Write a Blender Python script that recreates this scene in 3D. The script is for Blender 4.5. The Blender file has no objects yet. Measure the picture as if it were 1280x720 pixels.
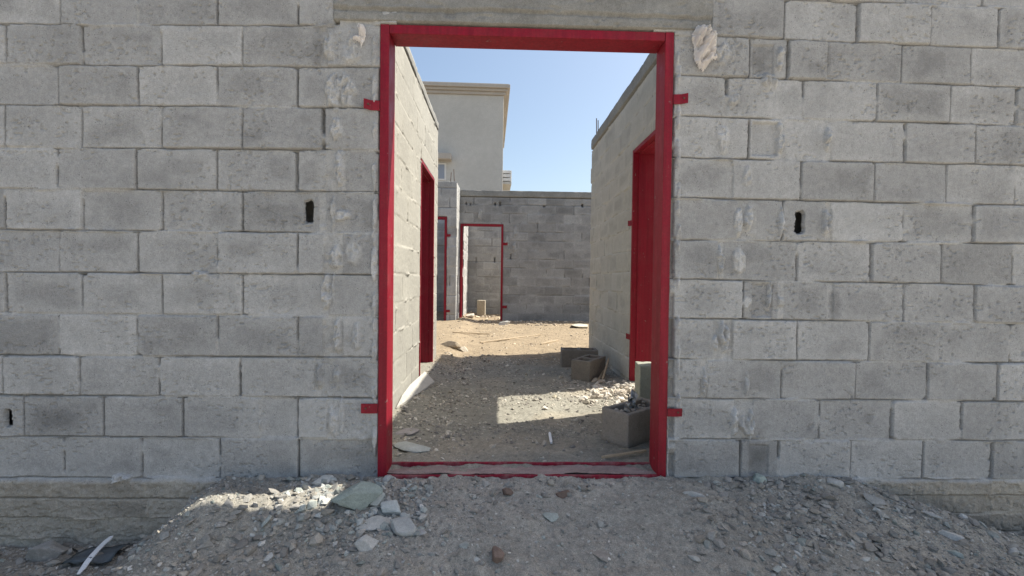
import bpy, bmesh, math, random
import numpy as np
from mathutils import Vector, Matrix, noise as mnoise

rnd = random.Random(7)
C = bpy.context.scene.collection
D, HC, F = 2.23, .97, 572.0
PH = 1280.0

# ---------------------------------------------------------------- camera
def cam_axes():
    yaw, pitch, roll = [math.radians(a) for a in (1.7, 1.1, .7)]
    fw = Vector((math.sin(yaw)*math.cos(pitch), math.cos(yaw)*math.cos(pitch), -math.sin(pitch)))
    r = Vector((math.cos(yaw), -math.sin(yaw), 0)); u = r.cross(fw)
    return r*math.cos(roll)+u*math.sin(roll), u*math.cos(roll)-r*math.sin(roll), fw
AX = cam_axes()
def ray(x, y):
    r, u, fw = AX
    d = fw + r*((x-640)/F) - u*((y-360)/F)
    return d/d.y
def at(x, y, Y=0.0):                      # a traced photo point on the plane Y = const
    return Vector((0, -D, HC)) + ray(x, y)*(Y+D)
cd = bpy.data.cameras.new('camera'); cam = bpy.data.objects.new('camera', cd); C.objects.link(cam)
cd.sensor_width = 36; cd.lens = 36*F/PH; cd.clip_start = .02; cd.clip_end = 3000
r_, u_, f_ = AX
cam.matrix_world = Matrix(((r_.x, u_.x, -f_.x, 0), (r_.y, u_.y, -f_.y, -D), (r_.z, u_.z, -f_.z, HC), (0, 0, 0, 1)))
bpy.context.scene.camera = cam

# ---------------------------------------------------------------- noise
def _h(ix, iy, s):
    n = (ix.astype(np.int64)*374761393 + iy.astype(np.int64)*668265263 + s*974634777) & 0x7fffffff
    n = ((n ^ (n >> 13))*1274126177) & 0x7fffffff
    n = ((n ^ (n >> 16))*1103515245 + 12345) & 0x7fffffff
    return ((n >> 7) & 0xffff)/65535.0
def vn(x, y, s=0):                        # value noise, -1 .. 1
    ix = np.floor(x); iy = np.floor(y); fx = x-ix; fy = y-iy
    fx = fx*fx*fx*(fx*(fx*6-15)+10); fy = fy*fy*fy*(fy*(fy*6-15)+10)
    a = _h(ix, iy, s); b = _h(ix+1, iy, s); c = _h(ix, iy+1, s); d = _h(ix+1, iy+1, s)
    return ((a+(b-a)*fx)*(1-fy) + (c+(d-c)*fx)*fy)*2-1
def fbm(x, y, s=0, o=4, g=.5):
    t = 0; a = 1; k = 0
    for i in range(o):
        t = t+a*vn(x*2**i+i*17.3, y*2**i+i*9.1, s+i); k += a; a *= g
    return t/k
def ss(a, b, x):
    t = np.clip((x-a)/(b-a), 0, 1); return t*t*(3-2*t)

# ---------------------------------------------------------------- mesh helpers
class MB:
    def __init__(s): s.v = []; s.f = []; s.c = []; s.n = 0; s.flat = set()
    def add(s, v, f, c=None):
        v = np.asarray(v, dtype=np.float32).reshape(-1, 3)
        s.v.append(v)
        for w in (f if isinstance(f, list) else [f]):
            s.f.append(np.asarray(w, dtype=np.int64)+s.n)
        if c is None: c = (1, 1, 1)
        c = np.asarray(c, dtype=np.float32)
        if c.ndim == 1: c = np.tile(c, (len(v), 1))
        s.c.append(c); s.n += len(v)
    def box(s, lo, hi, c=None):
        x0, y0, z0 = lo; x1, y1, z1 = hi
        v = [(x0,y0,z0),(x1,y0,z0),(x1,y1,z0),(x0,y1,z0),(x0,y0,z1),(x1,y0,z1),(x1,y1,z1),(x0,y1,z1)]
        k = len(s.f); s.flat |= set(range(k, k+6))
        s.add(v, [(0,3,2,1),(4,5,6,7),(0,1,5,4),(1,2,6,5),(2,3,7,6),(3,0,4,7)], c)
    def mesh(s, name, smooth=False):
        me = bpy.data.meshes.new(name)
        v = np.concatenate(s.v); f3 = [a.reshape(-1, a.shape[-1]) for a in s.f]
        me.vertices.add(len(v)); me.vertices.foreach_set('co', v.ravel())
        nl = sum(a.size for a in f3); npoly = sum(len(a) for a in f3)
        me.loops.add(nl); me.polygons.add(npoly)
        me.loops.foreach_set('vertex_index', np.concatenate([a.ravel() for a in f3]).astype(np.int32))
        sizes = np.concatenate([np.full(len(a), a.shape[1]) for a in f3])
        me.polygons.foreach_set('loop_start', np.concatenate([[0], np.cumsum(sizes)[:-1]]).astype(np.int32))
        at_ = me.attributes.new('tone', 'FLOAT_COLOR', 'POINT')
        c = np.concatenate(s.c); at_.data.foreach_set('color', np.concatenate([c, np.ones((len(c), 1), np.float32)], 1).ravel())
        me.update(calc_edges=True)
        me.polygons.foreach_set('use_smooth', np.concatenate([np.full(len(a), smooth and i not in s.flat) for i, a in enumerate(f3)]))
        return me
def link(name, me, mat, parent=None, loc=None):
    o = bpy.data.objects.new(name, me); C.objects.link(o)
    if mat: me.materials.append(mat)
    if parent: o.parent = parent
    if loc is not None: o.location = loc
    return o
def tag(o, label=None, cat=None, group=None, kind=None):
    if label: o['label'] = label
    if cat: o['category'] = cat
    if group: o['group'] = group
    if kind: o['kind'] = kind
    return o
def empty(name, label, cat, loc=(0,0,0), group=None):
    o = bpy.data.objects.new(name, None); C.objects.link(o); o.location = loc; o.empty_display_size = .1
    return tag(o, label, cat, group)
def bm_obj(name, bm, mat, parent=None, bevel=0, smooth=False, tone=None, seg=2):
    if bevel:
        bmesh.ops.bevel(bm, geom=[e for e in bm.edges], offset=bevel, segments=seg, affect='EDGES', profile=.5)
    bmesh.ops.recalc_face_normals(bm, faces=bm.faces[:])
    me = bpy.data.meshes.new(name); bm.to_mesh(me); bm.free()
    for p in me.polygons: p.use_smooth = smooth
    return link(name, me, mat, parent)
def bm_box(bm, lo, hi):
    vs = [bm.verts.new((x, y, z)) for x in (lo[0], hi[0]) for y in (lo[1], hi[1]) for z in (lo[2], hi[2])]
    for q in ((0,1,3,2),(4,6,7,5),(0,4,5,1),(2,3,7,6),(0,2,6,4),(1,5,7,3)): bm.faces.new([vs[i] for i in q])
    return vs
def bm_tube(bm, p, q, r, n=8):
    p = Vector(p); q = Vector(q); d = (q-p).normalized()
    a = d.orthogonal().normalized(); b = d.cross(a)
    A = [bm.verts.new(p+(a*math.cos(t)+b*math.sin(t))*r) for t in [2*math.pi*i/n for i in range(n)]]
    B = [bm.verts.new(q+(a*math.cos(t)+b*math.sin(t))*r) for t in [2*math.pi*i/n for i in range(n)]]
    for i in range(n): bm.faces.new([A[i], A[(i+1)%n], B[(i+1)%n], B[i]])
    bm.faces.new(A[::-1]); bm.faces.new(B)

# ---------------------------------------------------------------- materials
def new_mat(name):
    m = bpy.data.materials.new(name); m.use_nodes = True
    nt = m.node_tree; b = nt.nodes['Principled BSDF']
    return m, nt, b
def nd(nt, t, **k):
    n = nt.nodes.new(t)
    for a, v in k.items():
        if a in n.inputs: n.inputs[a].default_value = v
        else: setattr(n, a, v)
    return n
def mixc(nt, mode, fac, a, b):
    n = nt.nodes.new('ShaderNodeMix'); n.data_type = 'RGBA'; n.blend_type = mode
    def put(i, v):
        if hasattr(v, 'default_value') or hasattr(v, 'is_linked'): nt.links.new(v, n.inputs[i])
        else: n.inputs[i].default_value = v
    put(0, fac); put(6, a); put(7, b)
    return n.outputs[2]
def ramp(nt, src, stops):
    n = nt.nodes.new('ShaderNodeValToRGB'); e = n.color_ramp.elements
    while len(e) < len(stops): e.new(.5)
    for i, (p, c) in enumerate(stops):
        e[i].position = p; e[i].color = (c, c, c, 1) if not isinstance(c, tuple) else (*c, 1)
    nt.links.new(src, n.inputs[0]); return n.outputs[0]
def concrete(name, base, var=.12, pit=.55, bump=.5, rough=.92, use_tone=True, scale=1.0, blotch=(.86, 1.12)):
    m, nt, b = new_mat(name)
    tc = nd(nt, 'ShaderNodeTexCoord').outputs['Object']
    def nz(sc, det=4, rg=.6):
        n = nd(nt, 'ShaderNodeTexNoise'); n.inputs['Scale'].default_value = sc*scale; n.inputs['Detail'].default_value = det
        n.inputs['Roughness'].default_value = rg; nt.links.new(tc, n.inputs['Vector']); return n.outputs['Fac']
    big = ramp(nt, nz(3.1, 5, .65), [(.3, blotch[0]), (.7, blotch[1])])
    mid = ramp(nt, nz(38, 4, .7), [(.28, 1-var), (.72, 1+var)])
    fine = ramp(nt, nz(210, 3, .75), [(.33, 1-var*1.3), (.66, 1+var*1.3)])
    v = nd(nt, 'ShaderNodeTexVoronoi'); v.inputs['Scale'].default_value = 95*scale; nt.links.new(tc, v.inputs['Vector'])
    vm = ramp(nt, v.outputs['Distance'], [(.10, pit), (.24, 1.0)])
    sel = ramp(nt, nz(17, 3), [(.5, 0.0), (.62, 1.0)])
    pits = mixc(nt, 'MIX', sel, (1, 1, 1, 1), vm)
    col = mixc(nt, 'MULTIPLY', 1.0, (*base, 1), big)
    for x in (mid, fine, pits): col = mixc(nt, 'MULTIPLY', 1.0, col, x)
    if use_tone:
        a = nd(nt, 'ShaderNodeAttribute', attribute_name='tone')
        col = mixc(nt, 'MULTIPLY', 1.0, col, a.outputs['Color'])
    nt.links.new(col, b.inputs['Base Color']); b.inputs['Roughness'].default_value = rough
    b.inputs['Specular IOR Level'].default_value = .25
    hsum = nd(nt, 'ShaderNodeMath', operation='ADD'); nt.links.new(nz(70, 5, .7), hsum.inputs[0])
    h2 = nd(nt, 'ShaderNodeMath', operation='MULTIPLY'); nt.links.new(pits, h2.inputs[0]); h2.inputs[1].default_value = .7
    nt.links.new(h2.outputs[0], hsum.inputs[1])
    h3 = nd(nt, 'ShaderNodeMath', operation='ADD'); nt.links.new(hsum.outputs[0], h3.inputs[0]); nt.links.new(nz(260, 2, .6), h3.inputs[1])
    bp = nd(nt, 'ShaderNodeBump'); bp.inputs['Strength'].default_value = bump; bp.inputs['Distance'].default_value = .004/scale
    nt.links.new(h3.outputs[0], bp.inputs['Height']); nt.links.new(bp.outputs[0], b.inputs['Normal'])
    return m
def paint(name, base, rough=.45, dust=(.30, .24, .2), dust_amt=.35, chips=True):
    m, nt, b = new_mat(name)
    tc = nd(nt, 'ShaderNodeTexCoord').outputs['Object']
    n1 = nd(nt, 'ShaderNodeTexNoise'); n1.inputs['Scale'].default_value = 9; n1.inputs['Detail'].default_value = 7; n1.inputs['Roughness'].default_value = .7
    nt.links.new(tc, n1.inputs['Vector'])
    n2 = nd(nt, 'ShaderNodeTexNoise'); n2.inputs['Scale'].default_value = 120; n2.inputs['Detail'].default_value = 3; nt.links.new(tc, n2.inputs['Vector'])
    d = ramp(nt, n1.outputs['Fac'], [(.45, 0.0), (.8, dust_amt)])
    tone = ramp(nt, n2.outputs['Fac'], [(.3, .85), (.7, 1.1)])
    col = mixc(nt, 'MIX', d, (*base, 1), (*dust, 1)); col = mixc(nt, 'MULTIPLY', 1.0, col, tone)
    if chips:
        mp = nd(nt, 'ShaderNodeMapping'); mp.inputs['Scale'].default_value = (60, 60, 2.2); nt.links.new(tc, mp.inputs['Vector'])
        n4 = nd(nt, 'ShaderNodeTexNoise'); n4.inputs['Scale'].default_value = 1.0; n4.inputs['Detail'].default_value = 4; nt.links.new(mp.outputs[0], n4.inputs['Vector'])
        col = mixc(nt, 'MULTIPLY', 1.0, col, ramp(nt, n4.outputs['Fac'], [(.3, .8), (.7, 1.15)]))
        n5 = nd(nt, 'ShaderNodeTexNoise'); n5.inputs['Scale'].default_value = 3.2; n5.inputs['Detail'].default_value = 8; n5.inputs['Roughness'].default_value = .75; nt.links.new(tc, n5.inputs['Vector'])
        col = mixc(nt, 'MIX', ramp(nt, n5.outputs['Fac'], [(.62, 0.0), (.72, .5)]), col, (.26, .16, .14, 1))
        n3 = nd(nt, 'ShaderNodeTexNoise'); n3.inputs['Scale'].default_value = 34; n3.inputs['Detail'].default_value = 6; nt.links.new(tc, n3.inputs['Vector'])
        col = mixc(nt, 'MIX', ramp(nt, n3.outputs['Fac'], [(.70, 0.0), (.72, .6)]), col, (.24, .19, .17, 1))
    nt.links.new(col, b.inputs['Base Color']); b.inputs['Specular IOR Level'].default_value = .3
    rr = ramp(nt, n1.outputs['Fac'], [(.3, rough-.08), (.75, rough+.25)]); nt.links.new(rr, b.inputs['Roughness'])
    bp = nd(nt, 'ShaderNodeBump'); bp.inputs['Strength'].default_value = .15; bp.inputs['Distance'].default_value = .002
    nt.links.new(n2.outputs['Fac'], bp.inputs['Height']); nt.links.new(bp.outputs[0], b.inputs['Normal'])
    return m
M_block = concrete('block_concrete', (.405, .402, .398), bump=.9, pit=.32, var=.13, blotch=(.86, 1.12))
M_passage = concrete('rubbed_block_concrete', (.455, .44, .40), bump=.4, pit=.8, var=.06, blotch=(.94, 1.05))
M_beam = concrete('cast_concrete', (.255, .25, .235), var=.16, pit=.75, bump=.3, blotch=(.8, 1.15))
M_ground = concrete('ground_soil', (1, 1, 1), var=.24, pit=.5, bump=1.0)
M_stone = concrete('stone', (1, 1, 1), var=.14, pit=.7, bump=.6, scale=1.6)
M_plaster = concrete('house_plaster', (.455, .455, .44), var=.06, pit=.9, bump=.1, scale=.12, use_tone=False, blotch=(.88, 1.08))
M_cornice = concrete('cornice_plaster', (.38, .355, .325), var=.05, pit=.9, bump=.1, scale=.2, use_tone=False)
M_red = paint('red_oxide_paint', (.235, .0035, .018), rough=.5, dust_amt=.10)
M_sill = paint('dusty_red_paint', (.22, .006, .024), rough=.7, dust=(.30, .20, .19), dust_amt=.95)
M_steel = paint('rusty_steel', (.11, .07, .05), rough=.7, dust=(.2, .1, .06))
M_white = paint('pale_metal', (.62, .63, .64), chips=False, dust=(.4, .38, .35))
M_scrap = concrete('crumpled_sheet', (.92, .885, .86), var=.02, pit=1.0, bump=.05, use_tone=False)
M_wood = concrete('weathered_wood', (.40, .32, .23), var=.15, pit=.8, bump=.4, use_tone=False)
M_plastic = concrete('grey_plastic', (.20, .225, .245), var=.06, pit=.9, bump=.2, rough=.5, use_tone=False)
M_board = concrete('cement_board', (.40, .385, .36), var=.08, pit=.8, bump=.3, use_tone=False)
M_pale = concrete('pale_plastic', (.74, .75, .77), var=.06, pit=.9, bump=.2, rough=.5, use_tone=False)
mg, nt_, b_ = new_mat('window_glass'); b_.inputs['Base Color'].default_value = (.25, .28, .34, 1); b_.inputs['Roughness'].default_value = .12

# ---------------------------------------------------------------- block wall faces
def wall_face(mb, O, eu, n, u0, u1, v0, v1, res, rows, seed, base_depth=.09, opens=(), slots=(), recess=(), smears=(), stains=(), ends=(0,0,0,0), flat=1.0, plinth=None, fillprob=.25, flush=1.0, shade=1.0):
    """rows: list of dicts zb(u), zt(u) (a, b for a+b*u), joints [(u, kind, width)], tones {i: t}"""
    nu = max(2, int(round((u1-u0)/res))+1); nv = max(2, int(round((v1-v0)/res))+1)
    us = np.linspace(u0, u1, nu); vs = np.linspace(v0, v1, nv)
    U, V = np.meshgrid(us, vs)
    rg = np.random.RandomState(seed)
    n_lo = fbm(U*7, V*7, seed+1, 3); n_mid = fbm(U*38, V*38, seed+2, 4, .6); n_hi = vn(U*160, V*160, seed+5)
    Mt = (-.0025+.0065*fbm(U*9, V*26, seed+11, 3)+.0025*n_mid)*flush          # mortar level
    H = np.full_like(U, -1.0); T = np.full(U.shape+(3,), 1.0)
    T[:] = (1.08+.12*n_mid)[..., None]*np.array((1.0, .995, .985))
    edge_n = .0028*fbm(U*48, V*48, seed+21, 4, .75)+.0015*n_lo
    Hb = np.full_like(U, -9.0); Cv = np.zeros_like(U); Tb = np.ones_like(U)
    for r in rows:
        zbm = r['zb'][0]+r['zb'][1]*np.array([u0, u1]); ztm = r['zt'][0]+r['zt'][1]*np.array([u0, u1])
        j0 = max(0, np.searchsorted(vs, zbm.min())-1); j1 = min(nv, np.searchsorted(vs, ztm.max())+1)
        if j1 <= j0: continue
        J = r['joints']
        slr = slice(j0, j1)                                            # thin crack under each course where the bed has shrunk
        vv0 = V[slr]-(r['zb'][0]+r['zb'][1]*U[slr])
        ck = ss(.0048, .0015, np.abs(vv0-.0015+.002*vn(U[slr]*9, V[slr]*0+j0, seed+77)))*ss(-.5, -.1, vn(U[slr]*2.7, V[slr]*0+j0*.7, seed+78))
        Mt[slr] = Mt[slr]-.016*ck*flush; T[slr] = T[slr]*(1-.35*ck*flush)[..., None]
        for (uj, kind, w) in J:
            i0 = np.searchsorted(us, uj-w-.02); i1 = np.searchsorted(us, uj+w+.02)
            if i1 <= i0: continue
            sl = (slice(j0, j1), slice(i0, i1)); uu = U[sl]; vv = V[sl]
            inr = (vv > r['zb'][0]+r['zb'][1]*uu+.004) & (vv < r['zt'][0]+r['zt'][1]*uu-.004)
            if kind == 'v':
                dep = rg.uniform(.016, .035); fl = ss(-.2, .5, vn(uu*3+7, vv*14, seed+31)-(.75-fillprob*2)*1.0)
                Mt[sl] = np.where(inr, Mt[sl]*fl+(-dep)*(1-fl), Mt[sl])
                T[sl] = np.where(inr[..., None], T[sl]*(.72+.28*fl)[..., None], T[sl])
            elif kind == 'f':
                Mt[sl] = np.where(inr, -.004, Mt[sl])
            else:
                Mt[sl] = np.where(inr, -.005+.009*n_lo[sl]+.005*n_mid[sl], Mt[sl])
        for k in range(len(J)-1):
            ua, ka, wa = J[k]; ub, kb, wb = J[k+1]
            if ub < u0 or ua > u1: 
                rg.rand(8); continue
            i0 = max(0, np.searchsorted(us, ua)-1); i1 = min(nu, np.searchsorted(us, ub)+1)
            if i1-i0 < 2: continue
            sl = (slice(j0, j1), slice(i0, i1)); uu = U[sl]; vv = V[sl]
            zb = r['zb'][0]+r['zb'][1]*uu; zt = r['zt'][0]+r['zt'][1]*uu
            hj = rg.uniform(.0025, .0045)
            q = np.minimum(np.minimum(uu-ua-wa/2, ub-wb/2-uu), np.minimum(vv-zb-hj, zt-vv-hj))+edge_n[sl]
            off = rg.normal(0, .0036)*flat; ta, tb = rg.normal(0, .011, 2)*flat
            h = off+ta*(uu-(ua+ub)/2)+tb*(vv-(zb+zt)/2)
            for c in range(4):                                        # worn corners
                if rg.rand() < .22:
                    cu = ua if c % 2 else ub; cz = zb if c < 2 else zt; rad = rg.uniform(.008, .025)
                    dd = np.hypot(uu-cu, (vv-cz)*1.3)+.01*n_mid[sl]
                    q = np.minimum(q, (dd-rad)*.9+.004) if rg.rand() < .6 else q
            cov = ss(-.001, .0045, q)
            t = r.get('tones', {}).get(k, None); t = rg.normal(.985, .078 if flush == 1 else .025) if t is None else t*rg.normal(1, .02)
            rim = ss(.06, .0, q+.03*n_lo[sl]+.02*vn(uu*13, vv*13, seed+81)); t = t*(1-min(1, flush)*(.04-.075*rim))-.13*min(1, flush)*ss(.05, .6, vn(uu*6+k*3.3, vv*8, seed+83))*(1-rim)
            better = cov > Cv[sl]
            Hb[sl] = np.where(better, h, Hb[sl]); Cv[sl] = np.where(better, cov, Cv[sl]); Tb[sl] = np.where(better, t, Tb[sl])
    # block skin: coarse cast face with pits and chips
    skin = .0012*n_mid+.0007*n_hi - .006*min(1, flush*flush)*ss(.36, .6, fbm(U*52, V*85, seed+41, 2))*ss(.0, .3, fbm(U*5, V*5, seed+43, 2)+.08)
    Hb = np.where(Hb < -1, 0, Hb)+skin
    H = Mt*(1-Cv)+Hb*Cv
    T = T*(1-Cv)[..., None]+(Tb*(1+.05*n_mid+.03*n_lo))[..., None]*Cv[..., None]
    # squeezed bed mortar running over edges
    sq = np.clip(fbm(U*5.5, V*16, seed+51, 3)-.18, 0, 1)*np.clip(1-Cv*.92, 0, 1)*.03
    H = H+sq
    # smears of mortar dragged over the face (u, v, ru, rv, thick, tone)
    for (su, sv, ru, rv, th, tn) in smears:
        d = np.hypot((U-su)/ru, (V-sv)/rv)+.55*fbm(U*28, V*14, seed+61+int(abs(su)*100), 3)
        k = ss(1.05, .55, d); rgd = 1-np.abs(fbm(U*42, V*17, seed+66+int(abs(sv)*90), 3))*2.2; H = H*(1-k*.8)+k*(.002+2.9*th*(.25+.55*rgd+.5*n_mid)); T = T*(1-k[..., None]*.85)+(k*.85*(tn*1.09+.16*rgd))[..., None]
    for (su, sv, ru, rv, tn) in stains:
        d = np.hypot((U-su)/ru, (V-sv)/rv)+.5*fbm(U*16, V*16, seed+71, 3)
        k = ss(1.15, .2, d)[..., None]; T = T*(1-k+k*tn)
    for (su, sv, ru, rv, dp) in recess:                              # broken shells, sunk below the face
        k = ss(1.08, .96, np.maximum(np.abs(U-su)/ru, np.abs(V-sv)/rv)+.05*n_mid); H = H-k*dp; T = T*(1-.1*k)[..., None]
    hole = np.zeros(U.shape, bool)
    for (su, sv, ru, rv) in slots:                                   # open slots into the hollow blocks
        d = np.maximum(np.abs(U-su)-ru, 0)*0+np.hypot(np.maximum(np.abs(U-su)-ru*.3, 0)/(ru*.7), np.maximum(np.abs(V-sv)-(rv-ru), 0)/ru)+.34*n_mid+.12*n_hi
        H = np.where(d < 1, -.02, H); hole |= d < .93
    if plinth: 
        zt, outp = plinth
        k = ss(zt+.004, zt-.012, V+.006*n_lo+.003*n_mid); H = H+k*(outp+.008*n_lo+.006*n_mid)
        e = k[..., None]; T = T*(1-e)+e*T*np.array((.98, .90, .78))
    if ends[0]: H[:, 0] = -base_depth
    if ends[1]: H[:, -1] = -base_depth
    if ends[2]: H[0, :] = -base_depth
    if ends[3]: H[-1, :] = -base_depth
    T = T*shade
    keep = ~(hole[:-1, :-1] & hole[1:, :-1] & hole[:-1, 1:] & hole[1:, 1:])
    for (a, b, c, d) in opens:
        ins = (U > a) & (U < b) & (V > c) & (V < d)
        cell = ins[:-1, :-1] & ins[1:, :-1] & ins[:-1, 1:] & ins[1:, 1:]
        keep &= ~cell
        H = np.where(ins, -base_depth, H)
    O = np.array(O, float); eu = np.array(eu, float); n = np.array(n, float)
    P = O + U[..., None]*eu + V[..., None]*np.array((0, 0, 1.)) + H[..., None]*n
    idx = np.arange(nu*nv).reshape(nv, nu)
    q = np.stack([idx[:-1, :-1], idx[:-1, 1:], idx[1:, 1:], idx[1:, :-1]], -1)[keep]
    if np.dot(np.cross(eu, (0, 0, 1)), n) < 0: q = q[:, ::-1]
    mb.add(P.reshape(-1, 3), q, np.clip(T, .05, 1.6).reshape(-1, 3))

def auto_rows(u0, u1, v0, v1, seed, L=.40, hgt=.2, u_off=0, wob=.004):
    rg = random.Random(seed); rows = []; z = v0; k = 0
    while z < v1-.03:
        zt = min(z+hgt, v1); js = []; u = u0-L+(L/2 if k % 2 else 0)+u_off+rg.uniform(-.02, .02)
        while u < u1+L:
            js.append((u, 'v' if rg.random() < .72 else 'm', rg.uniform(.001, .005))); u += L+rg.uniform(-.008, .008)
        rows.append(dict(zb=(z, 0), zt=(zt, 0), joints=js)); z = zt; k += 1
    return rows

# ---- front wall, joints traced course by course
def traced(xl, xr, lines, joint_px, extend_lo=None, extend_hi=None):
    """lines: (y at xl, y at xr) of every bed joint from the top; joint_px: per course [(x, kind)]"""
    rows = []
    zl = []
    for (ya, yb) in lines:
        A = at(xl, ya); B = at(xr, yb); b = (B.z-A.z)/(B.x-A.x); zl.append((A.z-b*A.x, b))
    for k, js in enumerate(joint_px):
        (ya, yb), (yc, yd) = lines[k], lines[k+1]
        out = []
        for (x, kind) in js:
            t = (x-xl)/(xr-xl); ym = ((ya+(yb-ya)*t)+(yc+(yd-yc)*t))/2
            u = at(x, ym).x
            w = {'v': rnd.uniform(.003, .006), 'w': .012, 'm': .028, 'M': .09, 'f': .005, 'e': 0.0}[kind]
            out.append((u, {'w': 'v', 'M': 'm', 'e': 'f'}.get(kind, kind), w))
        rows.append(dict(zb=zl[k+1], zt=zl[k], joints=out))
    return rows
Lx = [[-126, -26, 74, 171, 271, 373, 419], [-93, 7, 102, 202, 303, (405, 'm'), 474], [-128, -27, 73, 172, 272, 372, (418, 'M'), 474],
      [-94, 7, 102, 202, 303, (404, 'w'), 474], [-128, -29, 71, 170, 271, (371, 'w'), (419, 'M'), 474], [-96, 5, 102, 202, 303, (403, 'm'), 474],
      [-127, -28, 72, 172, 272, 372, (417, 'M'), 474], [-93, 7, 103, 203.5, 303, (407, 'm'), 474], [-125, -26, 74, 172, 272, 372, (416, 'M'), 474],
      [-96, 4, 100, 199.5, 300, (398, 'm'), 474], [-70, 30, 130, 228, (325, 'f'), 372, (413, 'm'), 474], [-121, -21, 79, 176, 275, 373, 474]]
Ll = [(-22, -20), (29.5, 33), (80.5, 84), (131, 135), (184, 188), (236, 240), (287, 292), (340, 344), (392, 395.5), (444, 447), (494, 498), (545.5, 549), (597, 600)]
Rx = [[888, 981, 1073, 1163, 1248, 1336], [842, 937, 985, (1034, 'f'), 1127, 1214, 1300, 1388], [842, (908, 'w'), 1004, 1096, 1187, 1271, 1358],
      [842, 936, (980, 'm'), (1036, 'm'), 1131, 1219, 1305, 1390], [842, (915, 'f'), 1001, 1093, 1183, 1270, 1356], [842, (934, 'M'), 978, (1036, 'm'), 1129, 1217, 1304, 1390],
      [842, (901, 'm'), 997, 1089, 1178, 1266, 1352], [842, 929, (976, 'm'), (1038, 'm'), 1130, 1218, 1304, 1390], [842, (904, 'M'), 996, 1087, (1174, 'f'), 1262, 1348],
      [842, (880, 'm'), 977, 1069, 1159, 1246, 1332], [842, (929, 'M'), 1024, 1115, 1202, 1288, 1374], [842, 925, 973, 1063, 1154, 1240, 1326]]
Rl = [(-6, 10), (43, 62), (94, 109), (145, 157), (197, 207), (247, 257), (300, 305), (349, 357), (398, 405), (449, 454), (498, 502), (549, 551), (598, 600)]
def kinds(rows): return [[(j, 'v') if not isinstance(j, tuple) else j for j in r] for r in rows]
rows_l = traced(0, 470, Ll, kinds(Lx)); rows_r = traced(843, 1280, Rl, kinds(Rx))
rows_l[5]['tones'] = {1: 1.14, 3: .95}; rows_l[7]['tones'] = {3: 1.12, 1: .96}; rows_l[2]['tones'] = {3: 1.1}; rows_l[1]['tones'] = {4: .88, 2: .95}; rows_l[10]['tones'] = {1: .88}
rows_l[9]['tones'] = {1: 1.08}; rows_l[11]['tones'] = {4: .93, 5: .9}; rows_l[3]['tones'] = {4: .9}
rows_r[8]['tones'] = {2: 1.1, 3: .95, 4: .95}; rows_r[4]['tones'] = {1: 1.08, 3: .93}; rows_r[3]['tones'] = {2: 1.1}; rows_r[11]['tones'] = {1: .82}; rows_r[5]['tones'] = {1: .95}
# plinth courses and courses above the picture
def extra(rows, n_up, u0, u1, seed, top=3.55):
    rg = random.Random(seed); z0, b0 = rows[0]['zt']; ups = []
    for k in range(n_up):
        js = []; u = u0-.3+(.2 if k % 2 else 0)
        while u < u1+.4: js.append((u, 'v', .006)); u += .39
        ups.append(dict(zb=(z0+.2*k, b0*(1-k*.15)), zt=(z0+.2*(k+1), b0*(1-(k+1)*.15)), joints=js))
    zb, bb = rows[-1]['zb']; pl = []
    for k in range(5):
        js = []; u = u0-.3+rg.uniform(0, .3)
        while u < u1+.4: js.append((u, 'f', .006)); u += rg.uniform(.38, .46)
        pl.append(dict(zb=(zb-.085-.092*(k), bb*.4), zt=((zb, bb) if k == 0 else (zb-.085-.092*(k-1), bb*.4)), joints=js))
    return rows+ups+pl
FX0, FX1, FZ = -.577, .840, 2.185
XL, XR = -2.72, 3.02
def P(x, y): q = at(x, y); return q.x, q.z
fw = MB()
slotL = [(*P(385, 264.5), .0215, .057), (*P(10.5, 522), .019, .045)]
slotR = [(*P(1000, 278), .0235, .058)]
smL = [(*P(468, 60+54*k), .014, rnd.uniform(.05, .11), .006, rnd.uniform(.92, 1.12)) for k in range(0, 10)]+[(*P(432+rnd.uniform(-20, 16), 60+51*k), rnd.uniform(.008, .04), rnd.uniform(.03, .09), rnd.uniform(.002, .009), rnd.uniform(.95, 1.15)) for k in range(0, 10)]+[(*P(418, 110), .045, .085, .008, 1.1), (*P(424, 212), .028, .09, .010, 1.14), (*P(412, 60), .03, .07, .007, 1.05), (*P(420, 318), .03, .08, .008, 1.1), (*P(408, 366), .03, .085, .010, 1.12),
       (*P(422, 420), .022, .08, .012, 1.08), (*P(400, 468), .02, .07, .008, .92), (*P(416, 522), .03, .08, .008, 1.1), (*P(425, 270), .05, .03, .006, 1.08), (*P(440, 68), .06, .05, .006, 1.02), (*P(250, 342), .05, .012, .008, 1.12), (*P(150, 597), .06, .02, .015, 1.25)]
smR = [(*P(848, 90+52*k), .012, rnd.uniform(.05, .11), .006, rnd.uniform(.95, 1.15)) for k in range(0, 9)]+[(*P(898+rnd.uniform(-8, 40), 72+51*k), rnd.uniform(.008, .04), rnd.uniform(.03, .09), rnd.uniform(.002, .009), rnd.uniform(.98, 1.2)) for k in range(1, 10)]+[(*P(1034, 172), .02, .07, .012, 1.16), (*P(975, 172), .018, .075, .010, 1.15), (*P(935, 272), .02, .07, .008, 1.12), (*P(976, 275), .012, .075, .010, 1.2), (*P(1032, 278), .02, .06, .016, 1.2), (*P(900, 324), .018, .07, .014, 1.2), (*P(905, 424), .028, .08, .012, 1.15),
       (*P(918, 525), .02, .075, .012, 1.2), (*P(938, 528), .014, .08, .012, 1.2), (*P(880, 476), .012, .07, .012, 1.05), (*P(962, 372), .012, .08, .008, 1.1), (*P(960, 100), .04, .05, .008, .95), (*P(905, 65), .05, .06, .006, 1.0), (*P(975, 72), .015, .07, .008, 1.1)]
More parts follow.
